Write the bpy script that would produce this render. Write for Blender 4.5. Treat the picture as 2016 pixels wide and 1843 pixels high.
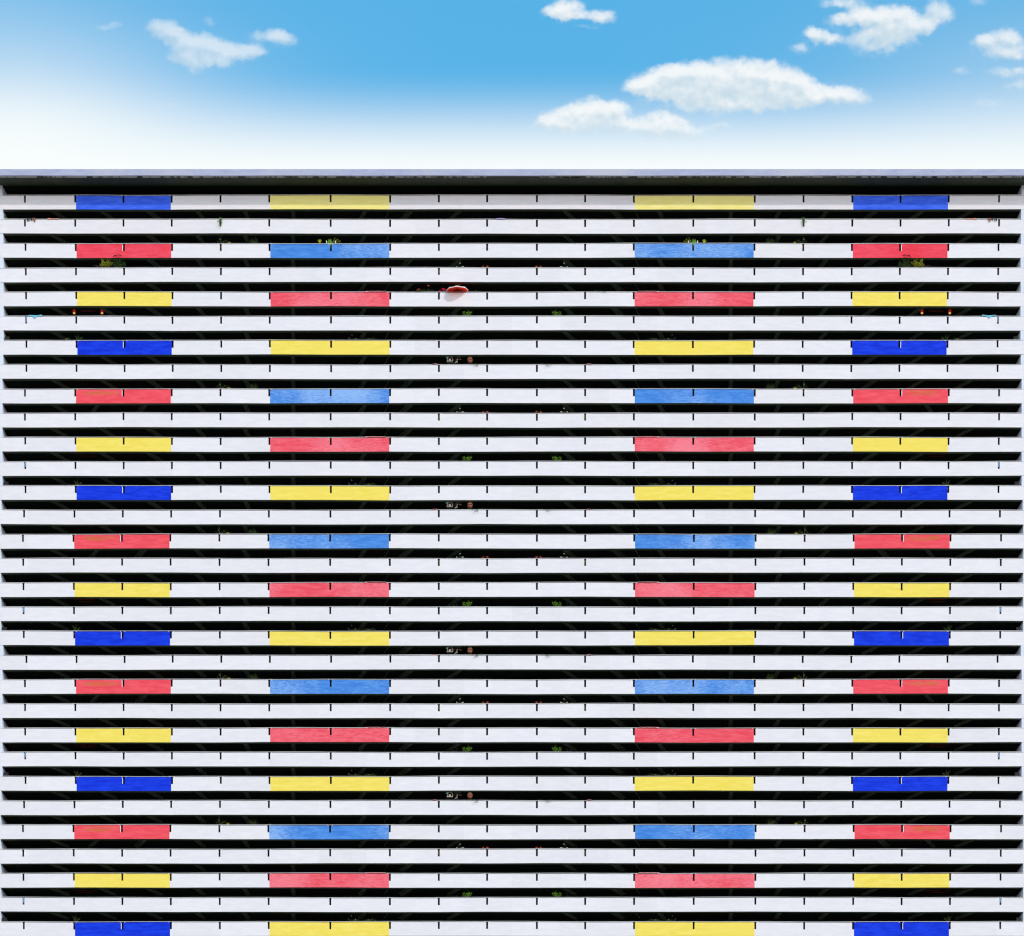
import bpy, math, random
from mathutils import Vector

# ------------------------------------------------------------------ basics
for o in list(bpy.data.objects):
    bpy.data.objects.remove(o)
SC = bpy.context.scene
S = 0.0608              # metres per facade unit (2016 units across the building front)
D = 400.0               # distance from the camera to the facade plane (y = 0)
ZC = 200.0              # height of the picture's centre above the camera
CAMZ = 1.7
HILL = 131.0            # level of the ground the block stands on


def X(dx):
    return (dx - 1008.0) * S


def Z(dy):
    return CAMZ + ZC + (921.5 - dy) * S


# camera: level, far off down the slope, long shifted lens
cam_d = bpy.data.cameras.new('camera')
cam = bpy.data.objects.new('camera', cam_d)
SC.collection.objects.link(cam)
cam.location = (0, -D, CAMZ)
cam.rotation_euler = (math.radians(90), 0, 0)
cam_d.sensor_width = 36
cam_d.lens = 36 * D / (2016 * S)
cam_d.shift_y = ZC / (2016 * S)
cam_d.clip_start = 1
cam_d.clip_end = 8000
SC.camera = cam
SC.cycles.filter_width = 1.2
SC.view_settings.view_transform = 'Standard'
SC.view_settings.look = 'None'
SC.view_settings.gamma = 1
SC.view_settings.exposure = 0.0

# sun (direction towards the sun)
SUN = Vector((0.66, -0.70, 0.82)).normalized()
sl = bpy.data.lights.new('sun', 'SUN')
sl.energy = 2.0
sl.angle = math.radians(0.6)
sl.color = (1.0, 0.93, 0.85)
sun = bpy.data.objects.new('sun', sl)
SC.collection.objects.link(sun)
sun.rotation_euler = SUN.to_track_quat('Z', 'Y').to_euler()
sun.location = (60, -60, 300)

# ------------------------------------------------------------------ world
W = bpy.data.worlds.new('World')
SC.world = W
W.use_nodes = True
NT = W.node_tree
NT.nodes.clear()


class G:
    """tiny node-graph writer"""
    def __init__(s, nt):
        s.nt = nt

    def link(s, sock, v):
        if isinstance(v, bpy.types.NodeSocket):
            s.nt.links.new(v, sock)
        elif v is not None:
            sock.default_value = v

    def m(s, op, a, b=None, c=None, clamp=False):
        n = s.nt.nodes.new('ShaderNodeMath')
        n.operation = op
        n.use_clamp = clamp
        s.link(n.inputs[0], a)
        if b is not None:
            s.link(n.inputs[1], b)
        if c is not None:
            s.link(n.inputs[2], c)
        return n.outputs[0]

    def v(s, op, a, b=None, c=None):
        n = s.nt.nodes.new('ShaderNodeVectorMath')
        n.operation = op
        s.link(n.inputs[0], a)
        if b is not None:
            s.link(n.inputs[3 if op == 'SCALE' else 1], b)
        if c is not None:
            s.link(n.inputs[2], c)
        return n.outputs['Value' if op in ('DOT_PRODUCT', 'LENGTH') else 'Vector']

    def mix(s, f, a, b, mode='MIX'):
        n = s.nt.nodes.new('ShaderNodeMix')
        n.data_type = 'RGBA'
        n.blend_type = mode
        s.link(n.inputs[0], f)
        s.link(n.inputs[6], a)
        s.link(n.inputs[7], b)
        return n.outputs[2]

    def sm(s, x, a, b, lo=0.0, hi=1.0):
        n = s.nt.nodes.new('ShaderNodeMapRange')
        n.interpolation_type = 'SMOOTHSTEP'
        s.link(n.inputs[0], x)
        n.inputs[1].default_value = a
        n.inputs[2].default_value = b
        n.inputs[3].default_value = lo
        n.inputs[4].default_value = hi
        return n.outputs[0]

    def noise(s, vec, scale, detail=4, rough=0.5, out='Fac'):
        n = s.nt.nodes.new('ShaderNodeTexNoise')
        s.link(n.inputs['Vector'], vec)
        n.inputs['Scale'].default_value = scale
        n.inputs['Detail'].default_value = detail
        n.inputs['Roughness'].default_value = rough
        return n.outputs[out]

    def xyz(s, x=0.0, y=0.0, z=0.0):
        n = s.nt.nodes.new('ShaderNodeCombineXYZ')
        s.link(n.inputs[0], x)
        s.link(n.inputs[1], y)
        s.link(n.inputs[2], z)
        return n.outputs[0]

    def sep(s, v):
        n = s.nt.nodes.new('ShaderNodeSeparateXYZ')
        s.link(n.inputs[0], v)
        return n.outputs


# clouds as groups of soft puffs, in sky units (direction of view, not screen): cx, cy, rx, ry, strength
LC = [(320, 62, 30, 20, .8), (345, 78, 30, 18, .7), (368, 97, 34, 34, .85), (398, 104, 40, 32, .9), (425, 96, 30, 26, .7),
      (440, 106, 46, 26, .85), (480, 104, 34, 18, .7), (508, 100, 22, 14, .5), (415, 127, 34, 16, .6), (365, 116, 26, 16, .7),
      (535, 73, 40, 16, .7), (560, 79, 28, 16, .6), (205, 54, 22, 9, .32), (228, 46, 16, 7, .3), (330, 208, 30, 10, .22),
      (410, 44, 16, 12, .22)]
RC = [(220, 38, 66, 40, .95), (350, 60, 70, 26, .8), (160, 46, 44, 22, .6), (285, 105, 60, 14, .32), (205, 66, 60, 18, .6),
      (1470, 92, 130, 66, 1.), (1440, 170, 110, 50, .9), (1560, 112, 90, 54, .95), (1290, 84, 50, 28, .7), (1375, 60, 60, 34, .8),
      (1680, 62, 54, 54, .9), (1225, 150, 80, 34, .75), (1180, 124, 34, 24, .6), (1310, 12, 100, 26, .55), (1140, 194, 54, 18, .4),
      (1500, 60, 70, 40, .8), (1640, 110, 40, 30, .6),
      (860, 292, 150, 62, 1.1), (700, 300, 110, 46, 1.), (600, 330, 120, 54, 1.), (1020, 318, 130, 64, 1.1), (850, 370, 320, 66, 1.05),
      (510, 348, 70, 22, .75), (1315, 384, 84, 44, .85), (1205, 374, 80, 36, .8), (960, 420, 230, 36, .75), (1110, 350, 90, 56, .9),
      (700, 350, 160, 60, .9),
      (320, 432, 100, 46, 1.), (230, 466, 110, 46, .95), (400, 450, 70, 50, .9), (600, 480, 90, 40, .9), (560, 510, 140, 36, .7),
      (300, 500, 190, 34, .75), (650, 530, 130, 30, .55), (810, 498, 66, 24, .35), (160, 490, 60, 30, .6),
      (1930, 176, 110, 58, .85), (1855, 158, 40, 28, .5), (1965, 215, 70, 28, .6), (1960, 134, 40, 34, .6),
      (1965, 284, 90, 26, .5), (1762, 284, 42, 20, .3), (1990, 335, 60, 26, .4), (1880, 412, 80, 28, .28), (1840, 8, 46, 22, .3)]
BLOBS = LC + [(1008 + a / 2, b / 2, c / 2, d / 2, e) for a, b, c, d, e in RC]

cg = bpy.data.node_groups.new('cloud_field', 'ShaderNodeTree')
cg.interface.new_socket('P', in_out='INPUT', socket_type='NodeSocketVector')
cg.interface.new_socket('F', in_out='OUTPUT', socket_type='NodeSocketFloat')
cg.interface.new_socket('H', in_out='OUTPUT', socket_type='NodeSocketFloat')
gi = cg.nodes.new('NodeGroupInput')
go = cg.nodes.new('NodeGroupOutput')
g = G(cg)
P = gi.outputs[0]
wv = g.noise(P, 0.022, 3, 0.5, 'Color')
P2 = g.v('ADD', P, g.v('SCALE', g.v('SUBTRACT', wv, (0.5, 0.5, 0.5)), 30.0))
wv2 = g.noise(P, 0.09, 4, 0.55, 'Color')
P2 = g.v('ADD', P2, g.v('SCALE', g.v('SUBTRACT', wv2, (0.5, 0.5, 0.5)), 9.0))
P2 = g.v('MULTIPLY', P2, (1, 1, 0))
acc = None
for cx, cy, rx, ry, a in BLOBS:
    k = 1.55
    q = g.v('MULTIPLY_ADD', P2, (1 / (rx * k), 1 / (ry * k), 0), (-cx / (rx * k), -cy / (ry * k), 0))
    f = g.m('SUBTRACT', 1.0, g.v('DOT_PRODUCT', q, q), clamp=True)
    f = g.m('MULTIPLY', g.m('MULTIPLY', f, f), a * 1.15)
    acc = f if acc is None else g.m('ADD', acc, f)
nz = g.noise(P, 0.045, 5, 0.55)
acc = g.m('DIVIDE', acc, g.m('MULTIPLY_ADD', acc, 0.45, 1.0))
msk = g.m('SUBTRACT', acc, 0.02, clamp=True)
acc = g.m('SUBTRACT', msk, g.m('MULTIPLY', g.m('SUBTRACT', nz, 0.38, clamp=True), 0.45), clamp=True)
cg.links.new(acc, go.inputs[0])
cg.links.new(g.m('MULTIPLY', msk, g.sm(g.noise(P, 0.03, 5, 0.6), 0.30, 0.68)), go.inputs[1])

g = G(NT)
tc = NT.nodes.new('ShaderNodeTexCoord')
dirn = tc.outputs['Generated']
sx, sy, sz = g.sep(dirn)[0:3]
hyp = g.m('SQRT', g.m('ADD', g.m('MULTIPLY', sx, sx), g.m('MULTIPLY', sy, sy)))
yy = g.m('MAXIMUM', sy, g.m('MULTIPLY', hyp, 0.6))
px = g.m('MULTIPLY_ADD', g.m('DIVIDE', sx, yy), D / S, 1008.0)
py = g.m('MULTIPLY_ADD', g.m('DIVIDE', sz, yy), -D / S, 921.5 + ZC / S)
front = g.sm(sy, 0.25, 0.5)
pv = g.xyz(px, py, 0.0)
# haze veil: thick towards the horizon, thicker on the left
veil = g.sm(py, 118.0, 348.0)
veil = g.m('POWER', veil, 1.28)
lowv = g.noise(pv, 0.004, 2, 0.5)


def glow(cx, cy, rx, ry, a):
    q = g.v('MULTIPLY_ADD', pv, (1 / rx, 1 / ry, 0), (-cx / rx, -cy / ry, 0))
    return g.m('MULTIPLY', g.m('EXPONENT', g.m('MULTIPLY', g.v('DOT_PRODUCT', q, q), -1.0)), a)


inv = g.m('SUBTRACT', 1.0, veil)
for cx, cy, rx, ry, a in ((10, 300, 390, 200, .90), (2090, 300, 420, 230, .42), (-60, 60, 260, 200, .10)):
    inv = g.m('MULTIPLY', inv, g.m('SUBTRACT', 1.0, g.m('MULTIPLY', glow(cx, cy, rx, ry, a), front)))
wv_ = g.m('SUBTRACT', 1.0, inv, clamp=True)

sky = NT.nodes.new('ShaderNodeTexSky')
sky.sky_type = 'NISHITA'
sky.sun_disc = False
sky.sun_elevation = math.asin(SUN.z)
sky.sun_rotation = math.atan2(SUN.x, SUN.y)
sky.air_density = 1.0
sky.dust_density = 0.6
sky.ozone_density = 1.0
SKYK = 0.10
skyc = g.v('MULTIPLY', sky.outputs[0], (0.98 * 8, 2.68 * 8, 2.75 * 8))
skyc = g.v('SCALE', skyc, 0.125)
haze = (10.2, 10.4, 10.5, 1)
col = g.mix(wv_, skyc, (9.5, 9.9, 9.85, 1))
# clouds
gr = NT.nodes.new('ShaderNodeGroup')
gr.node_tree = cg
NT.links.new(pv, gr.inputs[0])
gr2 = NT.nodes.new('ShaderNodeGroup')
gr2.node_tree = cg
NT.links.new(g.v('ADD', pv, (5.0, -13.0, 0.0)), gr2.inputs[0])
f0, f1 = gr.outputs[0], gr2.outputs[0]
alpha = g.sm(g.m('SUBTRACT', f0, g.m('MULTIPLY', g.m('SUBTRACT', f1, f0, clamp=True), 0.75)), 0.0, 0.80)
halo = g.m('MULTIPLY', g.sm(gr.outputs[1], 0.0, 0.55), 0.55)
alpha = g.m('SUBTRACT', 1.0, g.m('MULTIPLY', g.m('SUBTRACT', 1.0, alpha), g.m('SUBTRACT', 1.0, halo)))
alpha = g.m('MULTIPLY', alpha, g.sm(py, 200, 330, 0.88, 0.45))
alpha = g.m('MULTIPLY', alpha, g.sm(px, 560, 900, 0.66, 1.0))
alpha = g.m('MULTIPLY', alpha, g.sm(px, 1700, 1900, 1.0, 0.82))
lit = g.sm(g.m('SUBTRACT', f0, f1), -0.15, 0.35)
puff = g.noise(pv, 0.035, 4, 0.5)
lit = g.m('MULTIPLY_ADD', g.sm(puff, 0.35, 0.65), 0.30, g.m('MULTIPLY', lit, 0.85), clamp=True)
ccol = g.mix(lit, (6.3, 7.5, 8.2, 1), (9.9, 9.9, 9.7, 1))
col = g.mix(alpha, col, ccol)
# added glow around the sun, behind and above the camera, brightening the facade
sd = g.v('DOT_PRODUCT', dirn, tuple(SUN))
lobe = g.m('POWER', g.m('MAXIMUM', sd, 0.0), 3.0)
LOBE = 3.0
lb = g.m('MULTIPLY', g.m('MULTIPLY', lobe, LOBE), g.sm(sy, -0.05, 0.3, 1.0, 0.0))
back = g.mix(g.sm(sz, 0.35, 0.66, 1.0, 0.0), skyc, (15.7, 15.15, 16.0, 1))  # low haze behind the camera raised as added fill for the facade
back = g.v('ADD', back, g.v('SCALE', (1.06, 0.94, 0.92), lb))
bg = NT.nodes.new('ShaderNodeBackground')
bg.inputs[1].default_value = SKYK
NT.links.new(back, bg.inputs[0])
bg2 = NT.nodes.new('ShaderNodeBackground')
bg2.inputs[1].default_value = SKYK
NT.links.new(col, bg2.inputs[0])
mx = NT.nodes.new('ShaderNodeMixShader')
NT.links.new(front, mx.inputs[0])
NT.links.new(bg.outputs[0], mx.inputs[1])
NT.links.new(bg2.outputs[0], mx.inputs[2])
wo = NT.nodes.new('ShaderNodeOutputWorld')
NT.links.new(mx.outputs[0], wo.inputs[0])
W.cycles.sampling_method = 'MANUAL'
W.cycles.sample_map_resolution = 512

# ------------------------------------------------------------------ materials


def newmat(name):
    m = bpy.data.materials.new(name)
    m.use_nodes = True
    b = m.node_tree.nodes['Principled BSDF']
    return m, b, G(m.node_tree)


def paint(name, c1, c2, c3=None, rough=0.72, amt=1.0, bump=0.5, scale=1.0, patch=0.0, dirt=0.0):
    """painted render: slanting trowel streaks, cloudy blotches, slight repainted bays"""
    m, b, g = newmat(name)
    t = m.node_tree.nodes.new('ShaderNodeTexCoord').outputs['Object']
    mp = m.node_tree.nodes.new('ShaderNodeMapping')
    m.node_tree.links.new(t, mp.inputs[0])
    mp.inputs['Rotation'].default_value = (0, math.radians(14), 0)
    mp.inputs['Scale'].default_value = (0.32 * scale, 1, 1.5 * scale)
    st = g.noise(mp.outputs[0], 1.6, 7, 0.66)
    fine = g.noise(mp.outputs[0], 5.0, 5, 0.7)
    cl = g.noise(t, 0.12, 3, 0.5)
    f = g.sm(st, 0.36, 0.66)
    col = g.mix(g.m('MULTIPLY', f, amt, clamp=True), (*c1, 1), (*c2, 1))
    if c3:
        col = g.mix(g.m('MULTIPLY', g.sm(g.m('ADD', g.m('MULTIPLY', fine, .45), g.m('MULTIPLY', cl, .6)), 0.47, 0.66), amt, clamp=True), col, (*c3, 1))
    if patch:
        q = g.v('FLOOR', g.v('MULTIPLY', t, (1 / 5.8, 0, 1 / 2.9)))
        wn = m.node_tree.nodes.new('ShaderNodeTexWhiteNoise')
        m.node_tree.links.new(q, wn.inputs[0])
        k = g.m('MULTIPLY_ADD', wn.outputs['Value'], patch, 1 - patch)
        col = g.v('SCALE', col, k)
        tint = g.noise(t, 0.22, 2, 0.5)
        col = g.mix(g.m('MULTIPLY', g.sm(tint, 0.4, 0.65), 0.30), col, g.v('MULTIPLY', col, (0.955, 0.985, 1.02)))
    if dirt:
        # thin rain runs below the rail
        mp2 = m.node_tree.nodes.new('ShaderNodeMapping')
        m.node_tree.links.new(t, mp2.inputs[0])
        mp2.inputs['Scale'].default_value = (2.2, 1, 0.25)
        run = g.noise(mp2.outputs[0], 1.6, 4, 0.75)
        col = g.mix(g.m('MULTIPLY', g.sm(run, 0.60, 0.82), dirt), col, (0.42, 0.44, 0.46, 1))
    g.link(b.inputs['Base Color'], col)
    b.inputs['Roughness'].default_value = rough
    b.inputs['Specular IOR Level'].default_value = 0.10
    bn = m.node_tree.nodes.new('ShaderNodeBump')
    bn.inputs['Strength'].default_value = bump
    bn.inputs['Distance'].default_value = 0.03
    g.link(bn.inputs['Height'], g.m('ADD', st, g.m('MULTIPLY', fine, .4)))
    m.node_tree.links.new(bn.outputs[0], b.inputs['Normal'])
    return m


def plain(name, c, rough=0.6, metal=0.0, var=0.2, sc=3.0, emit=None, es=0.0, transl=0.0):
    m, b, g = newmat(name)
    t = m.node_tree.nodes.new('ShaderNodeTexCoord').outputs['Object']
    n = g.noise(t, sc, 4, 0.6)
    lo = tuple(x * (1 - var) for x in c)
    hi = tuple(min(1, x * (1 + var)) for x in c)
    col = g.mix(n, (*lo, 1), (*hi, 1))
    g.link(b.inputs['Base Color'], col)
    b.inputs['Roughness'].default_value = rough
    b.inputs['Metallic'].default_value = metal
    b.inputs['Specular IOR Level'].default_value = 0.25
    if emit:
        b.inputs['Emission Color'].default_value = (*emit, 1)
        b.inputs['Emission Strength'].default_value = es
    if transl:
        tr = m.node_tree.nodes.new('ShaderNodeBsdfTranslucent')
        m.node_tree.links.new(col, tr.inputs[0])
        ms = m.node_tree.nodes.new('ShaderNodeMixShader')
        ms.inputs[0].default_value = transl
        out = m.node_tree.nodes['Material Output']
        m.node_tree.links.new(b.outputs[0], ms.inputs[1])
        m.node_tree.links.new(tr.outputs[0], ms.inputs[2])
        m.node_tree.links.new(ms.outputs[0], out.inputs[0])
    return m


M = {}
M['white'] = paint('white_paint', (0.765, 0.715, 0.745), (0.815, 0.765, 0.79), None, patch=0.05, bump=0.4, dirt=0.20)
M['end'] = paint('edge_darkened_end_wall', (0.64, 0.67, 0.76), (0.72, 0.74, 0.82), None, bump=0.3, patch=0.03)  # white wall with bluish edge darkening put into its colour
M['red'] = paint('red_paint', (0.80, 0.050, 0.085), (0.87, 0.090, 0.135), (0.78, 0.035, 0.06), bump=0.5)
M['pink'] = paint('faded_red_paint', (0.78, 0.060, 0.09), (0.86, 0.12, 0.16), (0.88, 0.20, 0.25), bump=0.8, amt=1.0)
M['red_stained'] = paint('red_paint_with_ochre_smears', (0.80, 0.060, 0.085), (0.87, 0.10, 0.13), None, bump=0.4)


def add_stain(mat):
    nt = mat.node_tree
    g = G(nt)
    b = nt.nodes['Principled BSDF']
    old = b.inputs['Base Color'].links[0].from_socket
    t = nt.nodes.new('ShaderNodeTexCoord').outputs['Object']
    x_, _, z_ = g.sep(t)[0:3]
    per = 6 * 47.69 * S
    ztop = Z(385.2 + 47.69 * 8) - HILL
    zr = g.m('FLOORED_MODULO', g.m('SUBTRACT', z_, ztop - per + 2.0), per)     # measured upward; top edge sits at per - 2
    zd = g.m('SUBTRACT', zr, per - 2.0 - .42)
    xd = g.m('SUBTRACT', g.m('ABSOLUTE', x_), 49.3)
    mp = nt.nodes.new('ShaderNodeMapping')
    nt.links.new(t, mp.inputs[0])
    mp.inputs['Scale'].default_value = (0.5, 1, 4.0)
    nz_ = g.noise(mp.outputs[0], 1.2, 4, 0.6)
    q = g.m('ADD', g.m('POWER', g.m('ABSOLUTE', g.m('DIVIDE', xd, 2.6)), 2.0), g.m('POWER', g.m('ABSOLUTE', g.m('DIVIDE', zd, .40)), 2.0))
    k = g.m('MULTIPLY', g.sm(q, 0.1, 1.1, 1.0, 0.0), g.sm(nz_, 0.38, 0.60))
    g.link(b.inputs['Base Color'], g.mix(g.m('MULTIPLY', k, .75), old, (0.50, 0.17, 0.03, 1)))


add_stain(M['red_stained'])
M['blue'] = paint('deep_blue_paint', (0.003, 0.025, 0.55), (0.008, 0.05, 0.74), None, bump=0.4)
M['mid_blue'] = paint('mid_blue_paint', (0.035, 0.10, 0.74), (0.06, 0.16, 0.88), None, bump=0.4)
M['sky'] = paint('faded_blue_paint', (0.045, 0.19, 0.60), (0.085, 0.27, 0.69), (0.26, 0.43, 0.78), bump=0.8)
M['yellow'] = paint('yellow_paint', (0.84, 0.64, 0.09), (0.89, 0.72, 0.155), (0.87, 0.67, 0.115), bump=0.4)
M['pale_yellow'] = paint('pale_yellow_paint', (0.87, 0.73, 0.22), (0.90, 0.79, 0.30), None, bump=0.4)
M['fascia'] = paint('grey_lilac_fascia_paint', (0.35, 0.365, 0.52), (0.42, 0.43, 0.57), (0.48, 0.475, 0.56), bump=0.5)
M['concrete'] = plain('bare_concrete', (0.20, 0.205, 0.17), 0.9, var=0.25, sc=1.5)
M['soffit'] = plain('shade_dark_soffit', (0.030, 0.032, 0.030), 0.95, var=0.3, sc=1.0)  # deep shade under the slabs put into a near-black base colour
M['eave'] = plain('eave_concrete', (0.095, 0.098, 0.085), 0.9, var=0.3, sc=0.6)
M['black'] = plain('shade_dark_corridor', (0.012, 0.012, 0.013), 0.95, var=0.3)  # corridor gloom put into the back wall's base colour
M['rail'] = plain('galvanised_rail', (0.55, 0.53, 0.52), 0.5, 0.3, var=0.3, sc=0.4)
M['floor'] = plain('corridor_floor', (0.05, 0.05, 0.048), 0.9)
M['roofing'] = plain('roofing', (0.25, 0.25, 0.25), 0.9)
M['pot'] = plain('terracotta', (0.50, 0.15, 0.07), 0.8)
M['stem'] = plain('green_stem', (0.12, 0.15, 0.04), 0.7)
M['twig'] = plain('dry_twig', (0.42, 0.34, 0.27), 0.8)
M['wood'] = plain('reddish_wood', (0.30, 0.085, 0.035), 0.5, sc=8)
M['steel'] = plain('dark_steel', (0.06, 0.06, 0.065), 0.5, 0.5)
GREENS = {'bright': (0.20, 0.42, 0.03), 'lime': (0.52, 0.50, 0.03), 'dark': (0.045, 0.10, 0.022), 'mid': (0.09, 0.21, 0.03),
          'sage': (0.16, 0.25, 0.09), 'gold': (0.50, 0.38, 0.02), 'pale': (0.50, 0.60, 0.30)}
for k, c in GREENS.items():
    M['leaf_' + k] = plain(k + '_leaf', c, 0.55, var=0.45, sc=6.0, transl=0.3)
M['fl_white'] = plain('white_petal', (0.8, 0.8, 0.78), 0.6, var=0.1, transl=0.3)
M['fl_red'] = plain('coral_petal', (0.75, 0.13, 0.08), 0.6, var=0.2, transl=0.3)
M['fl_pink'] = plain('fuchsia_petal', (0.75, 0.03, 0.12), 0.6, var=0.2, transl=0.3)
M['fl_dark'] = plain('dark_red_petal', (0.16, 0.015, 0.012), 0.6, var=0.2)

# ------------------------------------------------------------------ mesh helpers


class MB:
    def __init__(s):
        s.v, s.f, s.mi = [], [], []

    def quad(s, a, b, c, d, mi=0):
        i = len(s.v)
        s.v += [a, b, c, d]
        s.f.append((i, i + 1, i + 2, i + 3))
        s.mi.append(mi)

    def box(s, x0, x1, y0, y1, z0, z1, mi=0):
        i = len(s.v)
        s.v += [(x0, y0, z0), (x1, y0, z0), (x1, y1, z0), (x0, y1, z0), (x0, y0, z1), (x1, y0, z1), (x1, y1, z1), (x0, y1, z1)]
        for f in ((0, 3, 2, 1), (4, 5, 6, 7), (0, 1, 5, 4), (1, 2, 6, 5), (2, 3, 7, 6), (3, 0, 4, 7)):
            s.f.append(tuple(i + k for k in f))
            s.mi.append(mi)

    def prism(s, poly, axis, a, b, mis=None, cap=0):
        """extrude a 2D polygon (counter-clockwise as seen down -axis) between a and b along axis"""
        i = len(s.v)
        n = len(poly)
        for t in (a, b):
            for p, q in poly:
                s.v.append((t, p, q) if axis == 0 else (p, t, q) if axis == 1 else (p, q, t))
        for k in range(n):
            k2 = (k + 1) % n
            s.f.append((i + k, i + k2, i + n + k2, i + n + k))
            s.mi.append(mis[k] if mis else cap)
        s.f.append(tuple(i + k for k in reversed(range(n))))
        s.f.append(tuple(i + n + k for k in range(n)))
        s.mi += [cap, cap]

    def tube(s, pts, r0, r1=None, n=6, mi=0):
        r1 = r0 if r1 is None else r1
        pts = [Vector(p) for p in pts]
        rings = []
        for j, p in enumerate(pts):
            t = (pts[min(j + 1, len(pts) - 1)] - pts[max(j - 1, 0)]).normalized()
            a = t.cross(Vector((0, 0, 1)) if abs(t.z) < 0.9 else Vector((1, 0, 0))).normalized()
            b = t.cross(a)
            r = r0 + (r1 - r0) * j / max(1, len(pts) - 1)
            i = len(s.v)
            for k in range(n):
                an = 2 * math.pi * k / n
                s.v.append(tuple(p + a * r * math.cos(an) + b * r * math.sin(an)))
            rings.append(i)
        for a, b in zip(rings, rings[1:]):
            for k in range(n):
                s.f.append((a + k, a + (k + 1) % n, b + (k + 1) % n, b + k))
                s.mi.append(mi)
        s.f.append(tuple(rings[0] + k for k in reversed(range(n))))
        s.f.append(tuple(rings[-1] + k for k in range(n)))
        s.mi += [mi, mi]

    def lathe(s, prof, n=12, c=(0, 0, 0), mi=0):
        rings = []
        for r, z in prof:
            i = len(s.v)
            for k in range(n):
                an = 2 * math.pi * k / n
                s.v.append((c[0] + r * math.cos(an), c[1] + r * math.sin(an), c[2] + z))
            rings.append(i)
        for a, b in zip(rings, rings[1:]):
            for k in range(n):
                s.f.append((a + k, a + (k + 1) % n, b + (k + 1) % n, b + k))
                s.mi.append(mi)
        s.f.append(tuple(rings[0] + k for k in reversed(range(n))))
        s.f.append(tuple(rings[-1] + k for k in range(n)))
        s.mi += [mi, mi]

    def leaf(s, p, d, size, w=0.45, mi=0, rnd=random):
        d = Vector(d)
        if d.length < 1e-4:
            d = Vector((0, -1, 0))
        d.normalize()
        side = d.cross(Vector((rnd.uniform(-1, 1), rnd.uniform(-1, 1), rnd.uniform(-1, 1))))
        if side.length < 1e-3:
            side = Vector((1, 0, 0))
        side.normalize()
        p = Vector(p)
        i = len(s.v)
        mid = p + d * size * 0.5
        up = d.cross(side) * size * 0.10
        s.v += [tuple(p), tuple(mid + side * size * w * .5 + up), tuple(p + d * size), tuple(mid - side * size * w * .5 + up)]
        s.f += [(i, i + 1, i + 2), (i, i + 2, i + 3)]
        s.mi += [mi, mi]

    def build(s, name, mats, parent=None, smooth=False, off=(0, 0, 0)):
        me = bpy.data.meshes.new(name)
        me.from_pydata([(a - off[0], b - off[1], c - off[2]) for a, b, c in s.v], [], s.f)
        if not isinstance(mats, (list, tuple)):
            mats = [mats]
        for mt in mats:
            me.materials.append(M[mt] if isinstance(mt, str) else mt)
        if len(mats) > 1:
            me.polygons.foreach_set('material_index', s.mi)
        if smooth:
            me.polygons.foreach_set('use_smooth', [True] * len(me.polygons))
        me.update()
        o = bpy.data.objects.new(name, me)
        SC.collection.objects.link(o)
        if parent:
            o.parent = parent
        return o


def tag(o, label=None, cat=None, group=None, kind=None):
    if label:
        o['label'] = label
    if cat:
        o['category'] = cat
    if group:
        o['group'] = group
    if kind:
        o['kind'] = kind
    return o


def empty(name, loc, label, cat, group=None):
    o = bpy.data.objects.new(name, None)
    o.empty_display_size = 0.2
    SC.collection.objects.link(o)
    o.location = loc
    return tag(o, label, cat, group)


def copy_tree(root, loc, label, mirror=False):
    r = root.copy()
    SC.collection.objects.link(r)
    r.location = loc
    r['label'] = label
    r.scale = (-1 if mirror else 1, 1, 1)
    for ch in root.children:
        c = ch.copy()
        SC.collection.objects.link(c)
        c.parent = r
    return r


# ------------------------------------------------------------------ ground
mb = MB()
ys = [-3000, -1500, -800, -500, -420]
y = -390
while y < 0:
    ys.append(y)
    y += 10
ys += [0, 20, 60, 120, 200, 320, 500, 900, 1800, 4000]
xs = [-3000, -1200, -600, -300, -200, -140, -100, -70, -40, -20, 0, 20, 40, 70, 100, 140, 200, 300, 600, 1200, 3000]


def hz(x, y):
    if y <= -380:
        h = 0
    elif y < -8:
        h = HILL * ((y + 380) / 372) ** 2.3
    elif y < 60:
        h = HILL
    else:
        h = HILL * max(0.0, 1 - ((y - 60) / 600) ** 1.3) if y < 660 else 0
    k = 1.0 / (1 + max(0, (abs(x) - 150) / 250) ** 2)
    return h * k + (1.5 * math.sin(x * .02) * math.sin(y * .03) if -370 < y < -30 and abs(x) > 15 else 0)


for yv in ys:
    for xv in xs:
        mb.v.append((xv, yv, hz(xv, yv)))
n = len(xs)
for j in range(len(ys) - 1):
    for i in range(n - 1):
        mb.f.append((j * n + i, j * n + i + 1, (j + 1) * n + i + 1, (j + 1) * n + i))
        mb.mi.append(0)
M['grass'] = plain('hillside_grass', (0.055, 0.075, 0.03), 0.95, var=0.5, sc=0.05)
tag(mb.build('ground', 'grass', smooth=True), kind='structure')

# ------------------------------------------------------------------ the apartment block
NROW = 31
PITCH = 47.69
T1 = 385.2
XL = [49, 148, 243, 338, 434, 530, 651, 768, 864, 959]
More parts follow.
